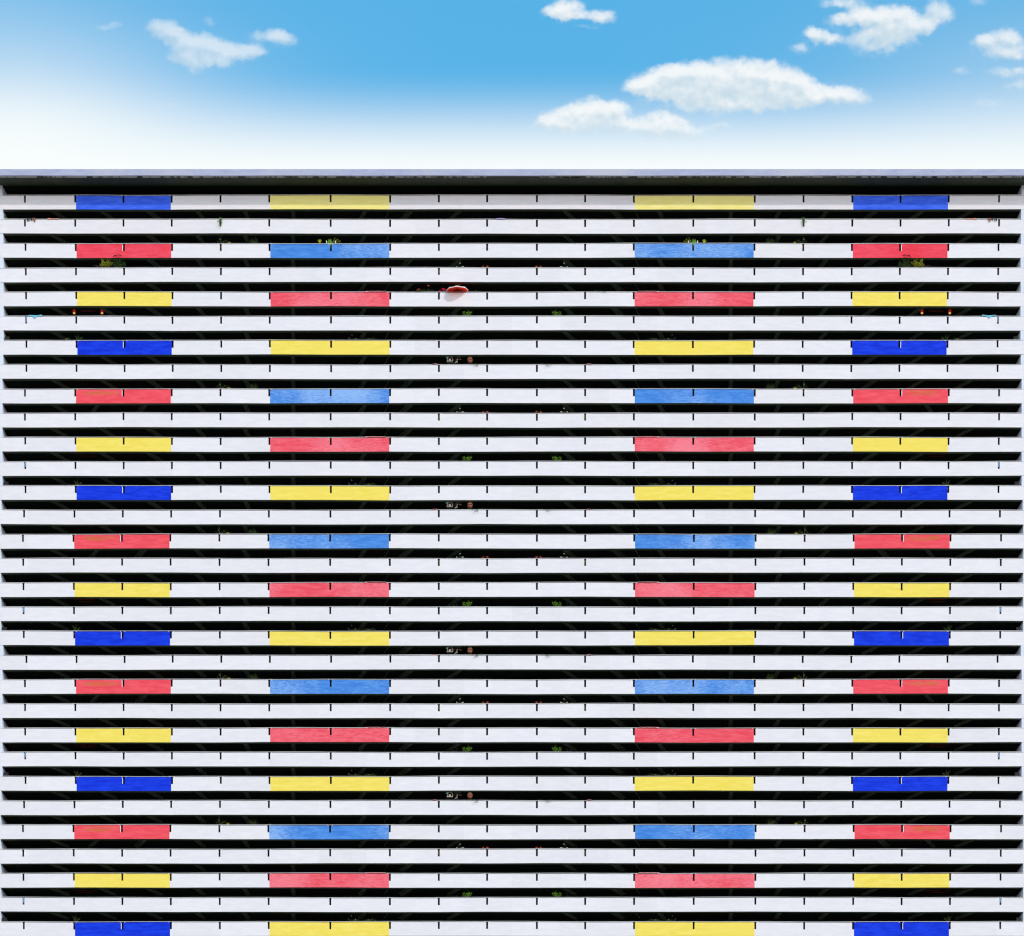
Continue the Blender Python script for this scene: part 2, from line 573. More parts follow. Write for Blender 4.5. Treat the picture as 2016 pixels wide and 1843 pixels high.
# sideways drift of each floor's joints (measured at the second joint from the edge)
DR = {1: 0, 2: 0, 3: 1, 4: 1.5, 5: 2, 6: 2, 7: 2.6, 8: 2.6, 9: 0, 10: 0, 11: 0.5, 12: 0.5, 13: 1, 14: -1.5, 15: -3.5, 16: -3, 17: -2.6,
      18: -2.4, 19: -2, 20: 2.6, 21: 0, 22: .2, 23: .4, 24: .5, 25: 1, 26: -1.5, 27: -3.5, 28: -3, 29: -2.6, 30: -2.4, 31: -2}
GS = {1: 11, 2: 12, 3: 13, 4: 13, 5: 13.5, 6: 13.5, 7: 12, 8: 9, 9: 9, 10: 9, 11: 9, 12: 9, 13: 5, 14: 2.2, 15: 2.2, 16: 3, 17: 3, 18: 3,
      19: 12, 20: 9, 21: 9, 22: 9, 23: 9, 24: 9, 25: 5, 26: 2.2, 27: 2.5, 28: 3, 29: 3, 30: 3}
GS = {k: max(.9, v * .5) for k, v in GS.items()}
BZ = HILL
BASE = Vector((0, 0, BZ))
OFF = (0, 0, BZ)
bld = empty('apartment_building', BASE, 'long white slab block of flats with open corridors and red, yellow and blue balcony panels', 'apartment building')


def drift(r, x):
    d = DR[r] * max(0.0, 1 - (x - 148) / 750.0) if x < 1008 else 0
    return d


def xn(r, x):
    """x of a joint on floor r, mirrored about the middle"""
    if x <= 1008:
        return x + drift(r, x)
    return 2016 - xn(r, 2016 - x)


def joints(r):
    L = [xn(r, x) for x in XL]
    return L + [2016 - x for x in reversed(L)]


OUT = ['blue', 'red', 'yellow']
INN = ['yellow', 'sky', 'pink']
PT = 0.20     # parapet wall thickness
LIP = 0.46    # depth of the edge beam
EDGE = 0.5    # where the end wall's face begins (units)
NW = 1.85     # half width of a joint slot


def sag(x, r):
    """small unevenness of the cast bands"""
    return .022 * math.sin(x * .071 + r * 2.3) + .016 * math.sin(x * .21 + r * 1.1) + .012 * math.sin(x * .43 + r * 4.7)


words = {'red': 'red', 'pink': 'faded red', 'blue': 'deep blue', 'sky': 'light blue', 'yellow': 'yellow'}
rnd = random.Random(7)
ROWZ = {}
parapets = {}
beam_rest = MB()
pipe_rest = MB()
nbeam = npipe = 0
for r in range(1, NROW + 1):
    Tz = Z(T1 + PITCH * (r - 1))
    Bz = Z(T1 + PITCH * (r - 1) + 27.0)
    Nz = Z(T1 + PITCH * (r - 1) + 13.5)
    ROWZ[r] = Tz
    js = joints(r)
    spans = [(EDGE, 2016 - EDGE, 'white')]
    if r % 2 == 1:
        k = (r - 1) // 2
        co, ci = OUT[k % 3], INN[k % 3]
        a, b, c, d = js[1] + NW - .1, js[3] - NW + .1, js[5] + NW - .1, js[7] - NW + .1
        cs = [(a, b, co), (c, d, ci), (2016 - d, 2016 - c, ci), (2016 - b, 2016 - a, co)]
        spans = []
        x0 = EDGE
        for p, q, cc in cs:
            spans.append((x0, p, 'white'))
            spans.append((p, q, cc))
            x0 = q
        spans.append((x0, 2016 - EDGE, 'white'))
    panels = []
    for x0, x1, cc in spans:
        mbx = MB()
        # L-shaped lower band: thin wall above a deep edge beam; undersides and backs bare concrete
        prof = [(0, Bz), (LIP, Bz), (LIP, Bz + .32), (PT, Bz + .32), (PT, Nz), (0, Nz)]
        mis = [1, 1, 1, 1, 0, 0]
        cuts = [x0] + [v for jx in js for v in (jx - NW, jx + NW) if x0 - .2 < v < x1 + .2] + [x1]
        if cc != 'white':
            ins = [jx for jx in js if x0 + 3 < jx < x1 - 3]
            cuts = [x0] + [v for jx in ins for v in (jx - NW, jx + NW)] + [x1]
        else:
            ins = [jx for jx in js if x0 - 3 < jx < x1 + 3]
            cuts = [x0] + [min(max(v, x0), x1) for jx in ins for v in (jx - NW, jx + NW)] + [x1]
        secs = sorted(set([X(x0), X(x1)] + [X(v) for v in cuts]))
        i0 = len(mbx.v)
        npf = len(prof)
        for xs_ in secs:
            for p_, q_ in prof:
                mbx.v.append((xs_, p_, q_ + sag(xs_, r)))
        for k2 in range(len(secs) - 1):
            for k3 in range(npf):
                a_, b_ = i0 + k2 * npf + k3, i0 + k2 * npf + (k3 + 1) % npf
                mbx.f.append((a_, b_, b_ + npf, a_ + npf))
                mbx.mi.append(mis[k3])
        mbx.f.append(tuple(i0 + k3 for k3 in reversed(range(npf))))
        mbx.f.append(tuple(i0 + (len(secs) - 1) * npf + k3 for k3 in range(npf)))
        mbx.mi += [0, 0]
        for u0, u1 in zip(cuts[0::2], cuts[1::2]):
            if u1 - u0 < .25:
                continue
            a0, a1 = X(u0), X(u1)
            c = .055
            poly = [(a0, Nz), (a1, Nz), (a1, Tz - c), (a1 - c, Tz), (a0 + c, Tz), (a0, Tz - c)]
            i0 = len(mbx.v)
            nf = len(mbx.f)
            for t in (0.0, PT):
                for p_, q_ in poly:
                    mbx.v.append((p_, t, q_ + sag(p_, r)))
            for k2 in range(6):
                k3 = (k2 + 1) % 6
                mbx.f.append((i0 + k2, i0 + 6 + k2, i0 + 6 + k3, i0 + k3))
                mbx.mi.append(0)
            mbx.f.append(tuple(i0 + q_ for q_ in range(6)))
            mbx.f.append(tuple(i0 + 6 + q_ for q_ in reversed(range(6))))
            mbx.mi += [0, 1]
            # planter ledge on the corridor side
            mbx.box(a0 + .1, a1 - .1, PT, PT + .36, Tz - .36, Tz - .30, 1)
        panels.append((cc, mbx))
    for cc, mbx in panels:
        mt = cc
        if r == 1 and cc == 'yellow':
            mt = 'pale_yellow'
        if cc == 'red' and r % 6 == 3 and r > 8:
            mt = 'red_stained'
        if r == 1 and cc == 'blue':
            mt = 'mid_blue'
        if cc in ('red', 'blue') and r > 1:
            # unpainted white strip beside the middle joint
            jm = js[2] if mbx.v[0][0] < 0 else js[-3]
            sg = -1 if jm < 1008 else 1
            e0, e1 = X(jm + sg * NW), X(jm + sg * (NW + 1.3))
            e0, e1 = min(e0, e1), max(e0, e1)
            mbx.box(e0, e1, -.004, .02, Nz, Tz - .06 + sag(e0, r), 2)
            o = mbx.build('painted_panel', [mt, 'concrete', 'white'], bld, off=OFF)
            o['label'] = '%s painted balcony panel' % words[cc]
            continue
        if cc == 'white':
            mbx.build('parapet', ['white', 'concrete'], bld, off=OFF)
            continue
        o = mbx.build('painted_panel', [mt, 'concrete'], bld, off=OFF)
        o['label'] = '%s painted balcony panel' % words[cc]
    # handrail on small feet either side of each joint
    hr = MB()
    z0 = Tz + .09
    x0, x1 = X(GS.get(r - 1, 1.5) + .3), X(2016 - GS.get(r - 1, 3) - .3)
    nseg = 60
    for k in range(nseg):
        w0 = sag(x0 + (x1 - x0) * k / nseg, r) + .006 * math.sin(k * 1.3 + r)
        xa, xb = x0 + (x1 - x0) * k / nseg, x0 + (x1 - x0) * (k + 1) / nseg
        w1 = sag(x0 + (x1 - x0) * (k + 1) / nseg, r) + .006 * math.sin((k + 1) * 1.3 + r)
        i = len(hr.v)
        for (xx, ww) in ((xa, w0), (xb, w1)):
            for (yy_, zz) in ((.045, 0), (.115, 0), (.115, .05), (.045, .05)):
                hr.v.append((xx, yy_, z0 + zz + ww))
        for (a, b) in ((0, 1), (1, 2), (2, 3), (3, 0)):
            hr.f.append((i + a, i + 4 + a, i + 4 + b, i + b))
            hr.mi.append(0)
    for jx in js:
        for sgn in (-1, 1):
            xx = X(jx + sgn * 4.3)
            hr.prism([(xx - .07, Tz), (xx + .07, Tz), (xx + .02, z0 + .02), (xx - .02, z0 + .02)], 1, .05, .11)
    hr.build('handrail', 'rail', bld, off=OFF)
    # floor slab: ceiling panels with shade put into their colour, between paler cross beams
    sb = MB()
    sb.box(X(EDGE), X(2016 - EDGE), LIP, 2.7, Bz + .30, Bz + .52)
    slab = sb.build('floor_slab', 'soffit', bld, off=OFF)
    BX = [100, 196, 290, 386, 481, 576, 719, 811, 906, 1008]
    lean = [44, 40, 36, 18, 5, -6, -26, -42, -44, 0]
    for sgn in (1, -1):
        for q, (bx, ln) in enumerate(zip(BX, lean)):
            if bx == 1008:
                continue
            if r % 6 == 3 and r > 8 and q in (1, 2):
                ln = -42
                bx -= 3
            if bx < 540:
                bx = bx + DR.get(r, 0) * .6
            ln = ln * .25 * 2.1 * S          # metres of sideways run over the 2.2 m depth
            xw = X(bx)
            ln -= (xw / D) * 2.2 * -1 * -1     # the part that perspective supplies itself
            if sgn < 0:
                xw, ln = -xw, -ln
            hw = .235 if q not in (2, 7) else .25
            lst = [(xw, hw)]
            cells = []
            cells.append(('b', xw, hw))
            if q in (2, 7):
                cells.append(('p', xw - sgn * (.42 if q == 2 else .42), .05))
            if q == 6:
                cells.append(('p', xw + sgn * 2.9, .05))
            for kind_, cx_, h_ in cells:
                if kind_ == 'b':
                    tgt = MB() if nbeam < 100 else beam_rest
                    nbeam += 1
                    zz0 = Bz + .055
                else:
                    tgt = MB() if npipe < 100 else pipe_rest
                    npipe += 1
                    zz0 = Bz + .14
                i = len(tgt.v)
                for (yy_, dx_) in ((LIP, 0.0), (2.7, ln)):
                    for zz in (zz0, Bz + .30):
                        for s_ in (-1, 1):
                            tgt.v.append((cx_ + dx_ + s_ * h_, yy_, zz))
                for f in ((0, 4, 5, 1), (2, 3, 7, 6), (0, 2, 6, 4), (1, 5, 7, 3), (0, 1, 3, 2), (4, 6, 7, 5)):
                    tgt.f.append(tuple(i + k_ for k_ in f))
                    tgt.mi.append(0)
                if tgt is not beam_rest and tgt is not pipe_rest:
                    tgt.build('ceiling_beam' if kind_ == 'b' else 'ceiling_pipe', 'concrete', slab, off=OFF)
o = beam_rest.build('ceiling_beam', 'concrete', bld, off=OFF)
o['kind'] = 'stuff'
if pipe_rest.v:
    o = pipe_rest.build('ceiling_pipe', 'concrete', bld, off=OFF)
    o['kind'] = 'stuff'

# corridor back wall and the body of the block behind it
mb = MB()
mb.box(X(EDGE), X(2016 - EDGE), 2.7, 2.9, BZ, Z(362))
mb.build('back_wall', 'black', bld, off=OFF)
mb = MB()
mb.box(X(-34), X(2050), 2.9, 14.0, BZ, Z(352))
mb.build('rear_block', 'white', bld, off=OFF)
mb = MB()
mb.box(X(EDGE), X(2016 - EDGE), 0.02, 2.7, BZ, Z(T1 + PITCH * 30 + 27.0) - .9)
mb.build('base_wall', 'concrete', bld, off=OFF)
# end walls: solid flank plus an angled jamb beside every opening
for sgn in (1, -1):
    mb = MB()

    def bx(a, b, *r_):
        a, b = X(a), X(b)
        if sgn < 0:
            a, b = -b, -a
        mb.box(a, b, *r_)
    bx(-34, EDGE, 0, 2.9, BZ, Z(364.6))
    for r in range(1, NROW + 1):
        g0 = GS.get(r, 1.5)
        gtop = Z(T1 + PITCH * (r - 1) + 27.0)
        gbot = ROWZ[r + 1] if r < 31 else gtop - .8
        pairs = [(g0, gbot, gtop)]
        if r == 1:
            pairs.append((4.6, ROWZ[1], Z(364.6)))
        for g0_, zb, zt in pairs:
            e, g1 = X(EDGE), X(g0_)
            poly = [(e, 0), (g1, 0), (g1 + .38, 2.7), (e, 2.7)]
            if sgn < 0:
                poly = [(-p, q) for p, q in reversed(poly)]
            i = len(mb.v)
            for zz in (zb, zt):
                for p, q in poly:
                    mb.v.append((p, q, zz))
            for k in range(4):
                k2 = (k + 1) % 4
                mb.f.append((i + k, i + k2, i + 4 + k2, i + 4 + k))
                mb.mi.append(0)
            mb.f += [(i + 3, i + 2, i + 1, i), (i + 4, i + 5, i + 6, i + 7)]
            mb.mi += [0, 0]
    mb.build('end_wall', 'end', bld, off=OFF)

# roof: deep overhanging eave with a painted fascia and narrow slots behind it
EY = -2.0
Tt = (Z(345.4) - CAMZ) / D


def zat(dy, y):
    """world height at depth y of the line of sight through facade height dy"""
    return CAMZ + (Z(dy) - CAMZ) * (D + y) / D


ZU = zat(345.4, EY)          # underside level
ZT = zat(333.0, EY)
XA, XB = X(-40), X(2056)
roof = bpy.data.objects.new('roof', None)
SC.collection.objects.link(roof)
roof.parent = bld
mb = MB()
# fascia with faint waviness along its lower arris
N = 130
for k in range(N):
    xa, xb = XA + (XB - XA) * k / N, XA + (XB - XA) * (k + 1) / N
    mb.box(xa, xb, EY, EY + .16, ZU + .012 * math.sin(k * .37) - .012, ZT)
mb.build('fascia', ['fascia'], roof, off=OFF)
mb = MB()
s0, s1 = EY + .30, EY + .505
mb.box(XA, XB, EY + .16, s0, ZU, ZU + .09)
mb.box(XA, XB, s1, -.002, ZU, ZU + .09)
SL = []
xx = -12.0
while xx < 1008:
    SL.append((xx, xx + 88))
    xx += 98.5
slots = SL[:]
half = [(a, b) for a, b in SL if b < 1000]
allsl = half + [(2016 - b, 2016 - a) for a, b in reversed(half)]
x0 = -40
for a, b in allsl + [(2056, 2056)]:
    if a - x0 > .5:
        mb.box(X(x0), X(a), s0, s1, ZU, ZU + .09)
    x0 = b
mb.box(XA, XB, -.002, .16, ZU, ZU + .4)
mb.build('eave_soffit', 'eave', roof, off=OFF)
mb = MB()
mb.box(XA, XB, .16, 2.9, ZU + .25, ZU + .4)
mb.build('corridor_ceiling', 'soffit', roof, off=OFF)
mb = MB()
for a, b in allsl:
    cen = 1 - abs((a + b) / 2 - 1008) / 1008
    q = X(a)
    while q < X(b):
        w = rnd.uniform(.05, .35)
        if rnd.random() < .30 + .68 * cen ** .6:
            h = rnd.uniform(.02, .16)
            mb.box(q, q + w, s0 - .03, s1 + rnd.uniform(-.08, .06), ZU + .092, ZU + .092 + h)
        q += w + rnd.uniform(.0, .3) * (1 - cen)
dl = mb.build('leaf_litter', 'stem', roof, off=OFF)
dl['kind'] = 'stuff'
mb = MB()
mb.box(X(-34), X(2050), 2.9, 14.0, Z(352), Z(352) + .35)
mb.build('roof_deck', 'roofing', roof, off=OFF)

# ------------------------------------------------------------------ things on the balconies
TT = 0.5
ORD = ['', 'first', 'second', 'third', 'fourth', 'fifth', 'sixth', 'seventh', 'eighth', 'ninth', 'tenth', 'eleventh', 'twelfth', 'thirteenth',
       'fourteenth', 'fifteenth', 'sixteenth', 'seventeenth', 'eighteenth', 'nineteenth', 'twentieth', 'twenty-first', 'twenty-second',
       'twenty-third', 'twenty-fourth', 'twenty-fifth', 'twenty-sixth', 'twenty-seventh', 'twenty-eighth', 'twenty-ninth', 'thirtieth',
       'thirty-first']
PY = 0.34    # depth at which pots stand on the ledge


def base_loc(dx, r, mirror=False, y=PY, dz=-.30):
    x = xn(r, dx) if not mirror else xn(r, 2016 - dx)
    return Vector((X(x), y, ROWZ[r] + dz))


def where(r, mirror):
    return '%s balcony down, %s half' % (ORD[r], 'right' if mirror else 'left')


def plant(dx, r, name, stems, leafmat, size=.09, step=.045, spread=.05, flowers=None, flmat='fl_white', fsize=.09, blades=None,
          pot='pot', stemmat='stem', leafw=.5, seed=1, yoff=0.0, potr=.13, prob=1.0, pot_raise=0.0):
    """stems: lists of (dx, dh) in facade units relative to the base; dh above the parapet top"""
    rn = random.Random(seed * 31 + r)
    root = empty(name, base_loc(dx, r), 'x', 'plant')
    pz = pot_raise

    def pt(a, h, y=0.0):
        return Vector((a * S, y, .30 + h * S + (PY + y) * TT))
    pm = MB()
    pm.lathe([(potr * .72, pz), (potr, pz + .20), (potr * 1.12, pz + .20), (potr * 1.12, pz + .24), (potr * .9, pz + .24), (potr * .85, pz + .21)], 12)
    pm.build('pot', pot, root, smooth=False)
    sm_, lm = MB(), MB()
    for st in stems:
        yb = rn.uniform(-.10, .05) + yoff
        pts = [Vector((rn.uniform(-.03, .03), 0, pz + .20))]
        for k, (a, h) in enumerate(st):
            f = (k + 1) / len(st)
            pts.append(pt(a, h, yb * f + rn.uniform(-.03, .03)))
        sm_.tube(pts, .010, .004, 4)
        for a, b in zip(pts[1 if len(st) > 1 else 0:], pts[2 if len(st) > 1 else 1:]):
            L = (b - a).length
            nn = max(1, int(L / step))
            for q in range(nn):
                if rn.random() > prob:
                    continue
                p = a.lerp(b, (q + rn.random()) / nn) + Vector((rn.gauss(0, spread), rn.gauss(0, spread), rn.gauss(0, spread)))
                d = Vector((rn.gauss(0, 1), rn.gauss(-.4, .8), rn.gauss(0.1, .8)))
                lm.leaf(p, d, size * rn.uniform(.6, 1.3), leafw, rnd=rn)
    if blades:
        for (a, h, a2, h2) in blades:
            p0, p1 = pt(a, h, 0), pt(a2, h2, rn.uniform(-.12, .05) + yoff)
            mid = p0.lerp(p1, .55) + Vector((0, 0, .04))
            w = .022
            i = len(lm.v)
            for p, ww in ((p0, w * .8), (mid, w), (p1, w * .15)):
                lm.v += [tuple(p + Vector((-ww, 0, 0))), tuple(p + Vector((0, ww * .8, 0))), tuple(p + Vector((ww, 0, 0)))]
            for k in (0, 3):
                for (u, v_) in ((0, 1), (1, 2), (2, 0)):
                    lm.f.append((i + k + u, i + k + v_, i + k + 3 + v_, i + k + 3 + u))
                    lm.mi.append(0)
    if sm_.v:
        sm_.build('stem', stemmat, root)
    if lm.v:
        lm.build('foliage', leafmat, root)
    if flowers:
        fm = MB()
        for (a, h) in flowers:
            c = pt(a, h, rn.uniform(-.12, -.02) + yoff)
            for q in range(9):
                an = q * 2 * math.pi / 9
                fm.leaf(c, (math.cos(an), -.6 + rn.uniform(-.4, .4), math.sin(an) * .7), fsize * rn.uniform(.7, 1.2), .7, rnd=rn)
        fm.build('flower', flmat, root)
    return root


def scatter_stems(n_, w, h, seed, up=0.3, x0=0.0):
    rn = random.Random(seed)
    out = []
    for k in range(n_):
        a = x0 + rn.uniform(-w / 2, w / 2)
        hh = rn.uniform(up * h, h) * (1 - .5 * (abs(a - x0) / (w / 2)) ** 2)
        out.append([(a * .35, hh * .35), (a * .75, hh * .75), (a, hh)])
    return out


def spawn(root, dx, rows, look, cat, group=None, sides=(0, 1), extra=()):
    """give the first instance its label, then copies for the other floors and the mirrored half"""
    done = False
    for r in rows:
        for sd in sides:
            if (r, sd) in extra:
                continue
            lab = '%s, %s' % (look, where(r, sd))
            if not done:
                root['label'] = lab
                root['category'] = cat
                if group:
                    root['group'] = group
                done = True
                root.location = Vector((base_loc(dx, r, bool(sd)).x, root.location.y, root.location.z))
            else:
                z = root.location.z - ROWZ[root['row_']] + ROWZ[r]
                c = copy_tree(root, (base_loc(dx, r, bool(sd)).x, root.location.y, z), lab, bool(sd))
                if 'row_' in c:
                    del c['row_']
    if 'row_' in root:
        del root['row_']


def P_(dx, r, *a, **k):
    o = plant(dx, r, *a, **k)
    o['row_'] = r
    return o


R3 = [3, 9, 15, 21, 27]
R4 = [4, 10, 16, 22, 28]
R6 = [6, 12, 18, 24, 30]
R7 = [7, 13, 19, 25, 31]
R8 = [8, 14, 20, 26]
PG = 'potted plants on the balcony ledges'

# third floor and its repeats
o = P_(436, 3, 'potted_plant', [[(-2, 6), (-4, 11), (-2, 13), (-3, 18)], [(-3, 7), (-5, 12)], [(3, 4), (6, 6), (9, 8), (12, 9)], [(-6, 5), (-10, 7)],
       [(0, 3), (3, 5), (1, 6)]], 'leaf_sage', size=.12, step=.07, spread=.05, seed=3)
spawn(o, 436, R3, 'straggly sage green sprig over the rail', 'plant', PG)
o = P_(450, 3, 'spiky_plant', [], 'leaf_gold', blades=[(0, -2, a, h) for a, h in ((-5, 3), (-3.5, 5), (-2, 4.2), (-1, 6), (0, 4.8), (1.5, 6), (3, 4), (4.5, 4.6), (5.5, 2.4), (-4.5, 1.6), (5.8, 1.2))], seed=4)
spawn(o, 450, R3, 'small golden spiky plant beside the tall sprig', 'plant', PG)
o = P_(502, 3, 'potted_shrub', scatter_stems(12, 26, 15, 12, .35), 'leaf_dark', size=.10, step=.08, spread=.07, seed=5)
spawn(o, 502, R3, 'dark leafy shrub in shade above the rail', 'plant', PG)
o = P_(533, 3, 'small_plant', [], 'leaf_gold', blades=[(0, -2, a, h) for a, h in ((-3, 2), (-1, 3.4), (1, 2.6), (3, 2.4), (4.4, 1))], seed=6,
       flowers=[(0, -4)], flmat='fl_red', fsize=.05)
spawn(o, 533, R3, 'tiny yellowish tuft beside the light blue panel', 'plant', PG)
# only on the third floor
o = P_(629, 3, 'potted_aloe', [], 'leaf_lime', blades=[(0, 2.5, a, h) for a, h in ((-5, 6), (-4, 8.6), (-2.5, 10), (-1, 10.6), (1, 10.8), (2.6, 10), (4.2, 9), (5, 6.4), (-3.4, 4.4), (4.6, 3.6), (0, 8.8), (-5.4, 7.6))],
       seed=7, pot_raise=.20)
spawn(o, 629, [3], 'yellow green aloe in a terracotta pot', 'plant', PG)
bl = []
rn = random.Random(3)
for k in range(26):
    a = rn.uniform(-9, 9)
    bl.append((a * .25, -3, a, rn.uniform(5, 12.5) * (1 - .3 * abs(a) / 9)))
o = P_(648, 3, 'spiky_plant', [], 'leaf_bright', blades=bl, seed=8)
spawn(o, 648, [3], 'green fan of grassy blades above the slot', 'plant', PG)
o = P_(660, 3, 'climbing_plant', [[(-3, 5), (-3, 10), (0, 12), (2, 12.5)], [(0, 4), (3, 9), (6, 8), (9, 5), (11, 3)], [(2, 3), (6, 6), (9, 4)], [(-2, 2), (2, 6), (5, 3)]],
       'leaf_lime', size=.13, step=.05, spread=.035, seed=9)
spawn(o, 660, [3], 'lime green climber arching to the panel side', 'plant', PG)

# second floor
o = P_(434, 2, 'trailing_plant', [[(0, -1), (-1, 1.5)], [(1, -1), (2, 2)], [(0, -4), (.5, -9), (0, -12)], [(-.5, -3), (-1.5, -6)], [(.5, -2), (1.8, -5)]], 'leaf_mid', size=.16, step=.018,
       spread=.07, seed=10, yoff=-.46, potr=.10)
spawn(o, 434, [2], 'bushy green plant spilling through a parapet slot', 'plant', PG)
o = P_(11.5, 2, 'potted_plant', [[(-1, 4), (-2.5, 8)], [(0, 2), (1, 5)], [(1, 3), (0, 6)]], 'leaf_dark', size=.13, step=.05, spread=.03, seed=11)
spawn(o, 11.5, [2], 'small dark plant against the end wall', 'plant', PG)

# fourth floor
o = P_(208, 4, 'large_shrub', scatter_stems(16, 24, 25, 21, .45, 0), 'leaf_lime', size=.13, step=.04, spread=.07, seed=12, yoff=-.55, potr=.16)
spawn(o, 208, [4], 'feathery yellow green shrub reaching up to the red panel', 'plant', PG)
o = P_(231, 4, 'large_shrub', scatter_stems(26, 32, 24, 22, .35, 0), 'leaf_dark', size=.12, step=.045, spread=.07, seed=13, yoff=-.5, potr=.16,
       flowers=[(-5, 24.5), (-3, 24), (1, 25.5), (3.5, 25.3), (-7, 23), (5.5, 24.6)], flmat='fl_dark', fsize=.13)
spawn(o, 231, [4], 'dark broad shrub topped with dark red flowers', 'plant', PG)
o = P_(192, 4, 'dry_plant', [[(3, 1), (-3, 5), (-8, 6.5), (-11, 6)], [(3, 0), (-1, 2), (-5, 4)], [(5, 1), (2, 7), (3, 11)], [(8, 1), (13, 1.6)]], 'leaf_sage', size=.05, step=.3, stemmat='twig',
       seed=14, prob=.4)
spawn(o, 192, [4], 'bare pale twigs leaning out beside the shrub', 'plant', PG)
o = P_(905, 4, 'flowering_plant', [[(-3, 3), (-5, 6)], [(-1, 4), (0, 9)], [(2, 3), (5, 5)], [(0, 2), (2, 5)], [(-3, 1), (-6, 2)]], 'leaf_dark', size=.12, step=.07, spread=.06, seed=15,
       flowers=[(5, 3.2), (7, 3.4), (.5, 10), (-5.5, 3)], flmat='fl_white', fsize=.10)
spawn(o, 905, R4, 'dark plant with a few white blooms on the rail', 'plant', PG)
o = P_(955, 4, 'flowering_plant', [[(-3, 1), (-3.5, 9)], [(0, 2), (3, 3)]], 'leaf_dark', size=.08, step=.2, spread=.03, seed=16,
       flowers=[(-5, 2.6), (-3, 3.2), (4, 4), (5.5, 3.4)], flmat='fl_red', fsize=.12)
spawn(o, 955, R4, 'thin plant with coral red flowers near the centre', 'plant', PG)
o = P_(864, 4, 'trailing_plant', [[(0, -5), (0, -9), (.6, -12)], [(0, -6), (-.8, -10)]], 'leaf_bright', size=.09, step=.035, spread=.035, seed=17, yoff=-.28, potr=.08)
spawn(o, 864, R4, 'green tuft growing out of a parapet slot', 'plant', PG)

# fifth floor: flowering vines and the parasol
o = P_(838, 5, 'flowering_vine', scatter_stems(22, 40, 8, 31, .2) + [[(4, 8), (6, 13)]], 'leaf_dark', size=.11, step=.06, spread=.06, seed=18,
       flowers=[(-14, 5.5), (-13, 6), (4, 13.4), (6, 13), (-16, 4)], flmat='fl_red', fsize=.12, yoff=-.3)
spawn(o, 838, [5], 'low dark vine dotted with coral flowers beside the parasol', 'plant', PG, sides=(0,))
o = P_(874, 5, 'flowering_plant', [[(-3, 3), (-5, 6)], [(2, 4), (5, 5)], [(-6, 1), (-10, 2)]], 'leaf_dark', size=.08, step=.1, seed=19,
       flowers=[(-3, 7), (-1, 6.5), (1, 5.5), (3, 5), (5, 4), (-9, 3), (-7, 3.4), (6, 2.6), (0, 4)], flmat='fl_pink', fsize=.13, yoff=-.2)
spawn(o, 874, [5], 'fuchsia flowers crowding against the red parasol', 'plant', PG, sides=(0,))
o = P_(932, 5, 'potted_plant', [[(-1, 1), (-3, 2.5)], [(2, 2), (5, 4), (7, 4)], [(-3, 0), (-6, .4)]], 'leaf_mid', size=.10, step=.06, spread=.03, seed=20, yoff=-.2)
spawn(o, 932, [5], 'small green sprig right of the red parasol', 'plant', PG, sides=(0,))
o = P_(2016 - 1174, 5, 'trailing_vine', scatter_stems(20, 44, 3.0, 33, .1), 'leaf_dark', size=.11, step=.05, spread=.05, seed=21, yoff=-.36)
spawn(o, 2016 - 1174, [5], 'low dark vine trailing over the rail', 'plant', PG, sides=(1,))

# sixth floor and repeats
o = P_(918, 6, 'leafy_plant', scatter_stems(13, 20, 15, 41, .5, 2) + [[(5, 7), (13, 12)], [(0, 4), (-7, 8)]], 'leaf_bright', size=.14, step=.055, spread=.05, seed=22, yoff=-.15)
spawn(o, 918, R6, 'bright green leafy plant lit by the sun', 'plant', PG)
o = P_(896, 6, 'small_plant', [[(-2, 3), (-3, 6)], [(2, 2), (4, 7)], [(4, 1), (6, 3)]], 'leaf_sage', size=.07, step=.08, spread=.05, seed=23)
spawn(o, 896, R6, 'faint thin sprig beside the bright plant', 'plant', PG)

# seventh floor and repeats
o = P_(131, 7, 'small_plant', [[(-2, 2), (-5, 6)], [(-1, 3), (1, 6)], [(1, 1), (4, 7)], [(-3, 1), (-7, 5)]], 'leaf_pale', size=.13, step=.13, spread=.03, seed=24)
spawn(o, 131, [7], 'pale slender leaved plant left of the deep blue panel' if 0 else 'pale slender leaved plant near the deep blue panel', 'plant', PG)
o = P_(150, 7, 'potted_shrub', scatter_stems(9, 18, 16, 51, .6), 'leaf_dark', size=.10, step=.09, spread=.06, seed=25)
spawn(o, 150, R7, 'dim green shrub in the shade above the blue panel', 'plant', PG)
o = P_(714, 7, 'flowering_vine', scatter_stems(26, 62, 9, 52, .15), 'leaf_sage', size=.08, step=.12, spread=.07, seed=26, prob=.6,
       flowers=[(-28, 6), (-26, 4), (-22, 12), (-14, 5), (12, 4)], flmat='fl_white', fsize=.05)
spawn(o, 714, R7, 'long sparse vine with tiny white buds over the yellow panel', 'plant', PG)

# eighth floor and repeats
o = P_(937, 8, 'trailing_plant', [[(-4, 1), (-8, 3)], [(0, 0), (2, -2)], [(2, 1), (5, 2)], [(-1, 0), (-3, -3)], [(1, 0), (4, -2)]], 'leaf_dark', size=.13, step=.035, spread=.05, seed=27, yoff=-.40)
spawn(o, 937, R8, 'dark green tuft hanging over the rail', 'plant', PG)
o = P_(953, 8, 'small_plant', [[(-3, 3), (-6, 5)], [(1, 2), (3, 3)], [(3, 1), (5, 3)], [(0, 1), (0, 4)]], 'leaf_mid', size=.09, step=.05, spread=.05, seed=28)
spawn(o, 953, R8, 'low green plant beside the central slot', 'plant', PG)


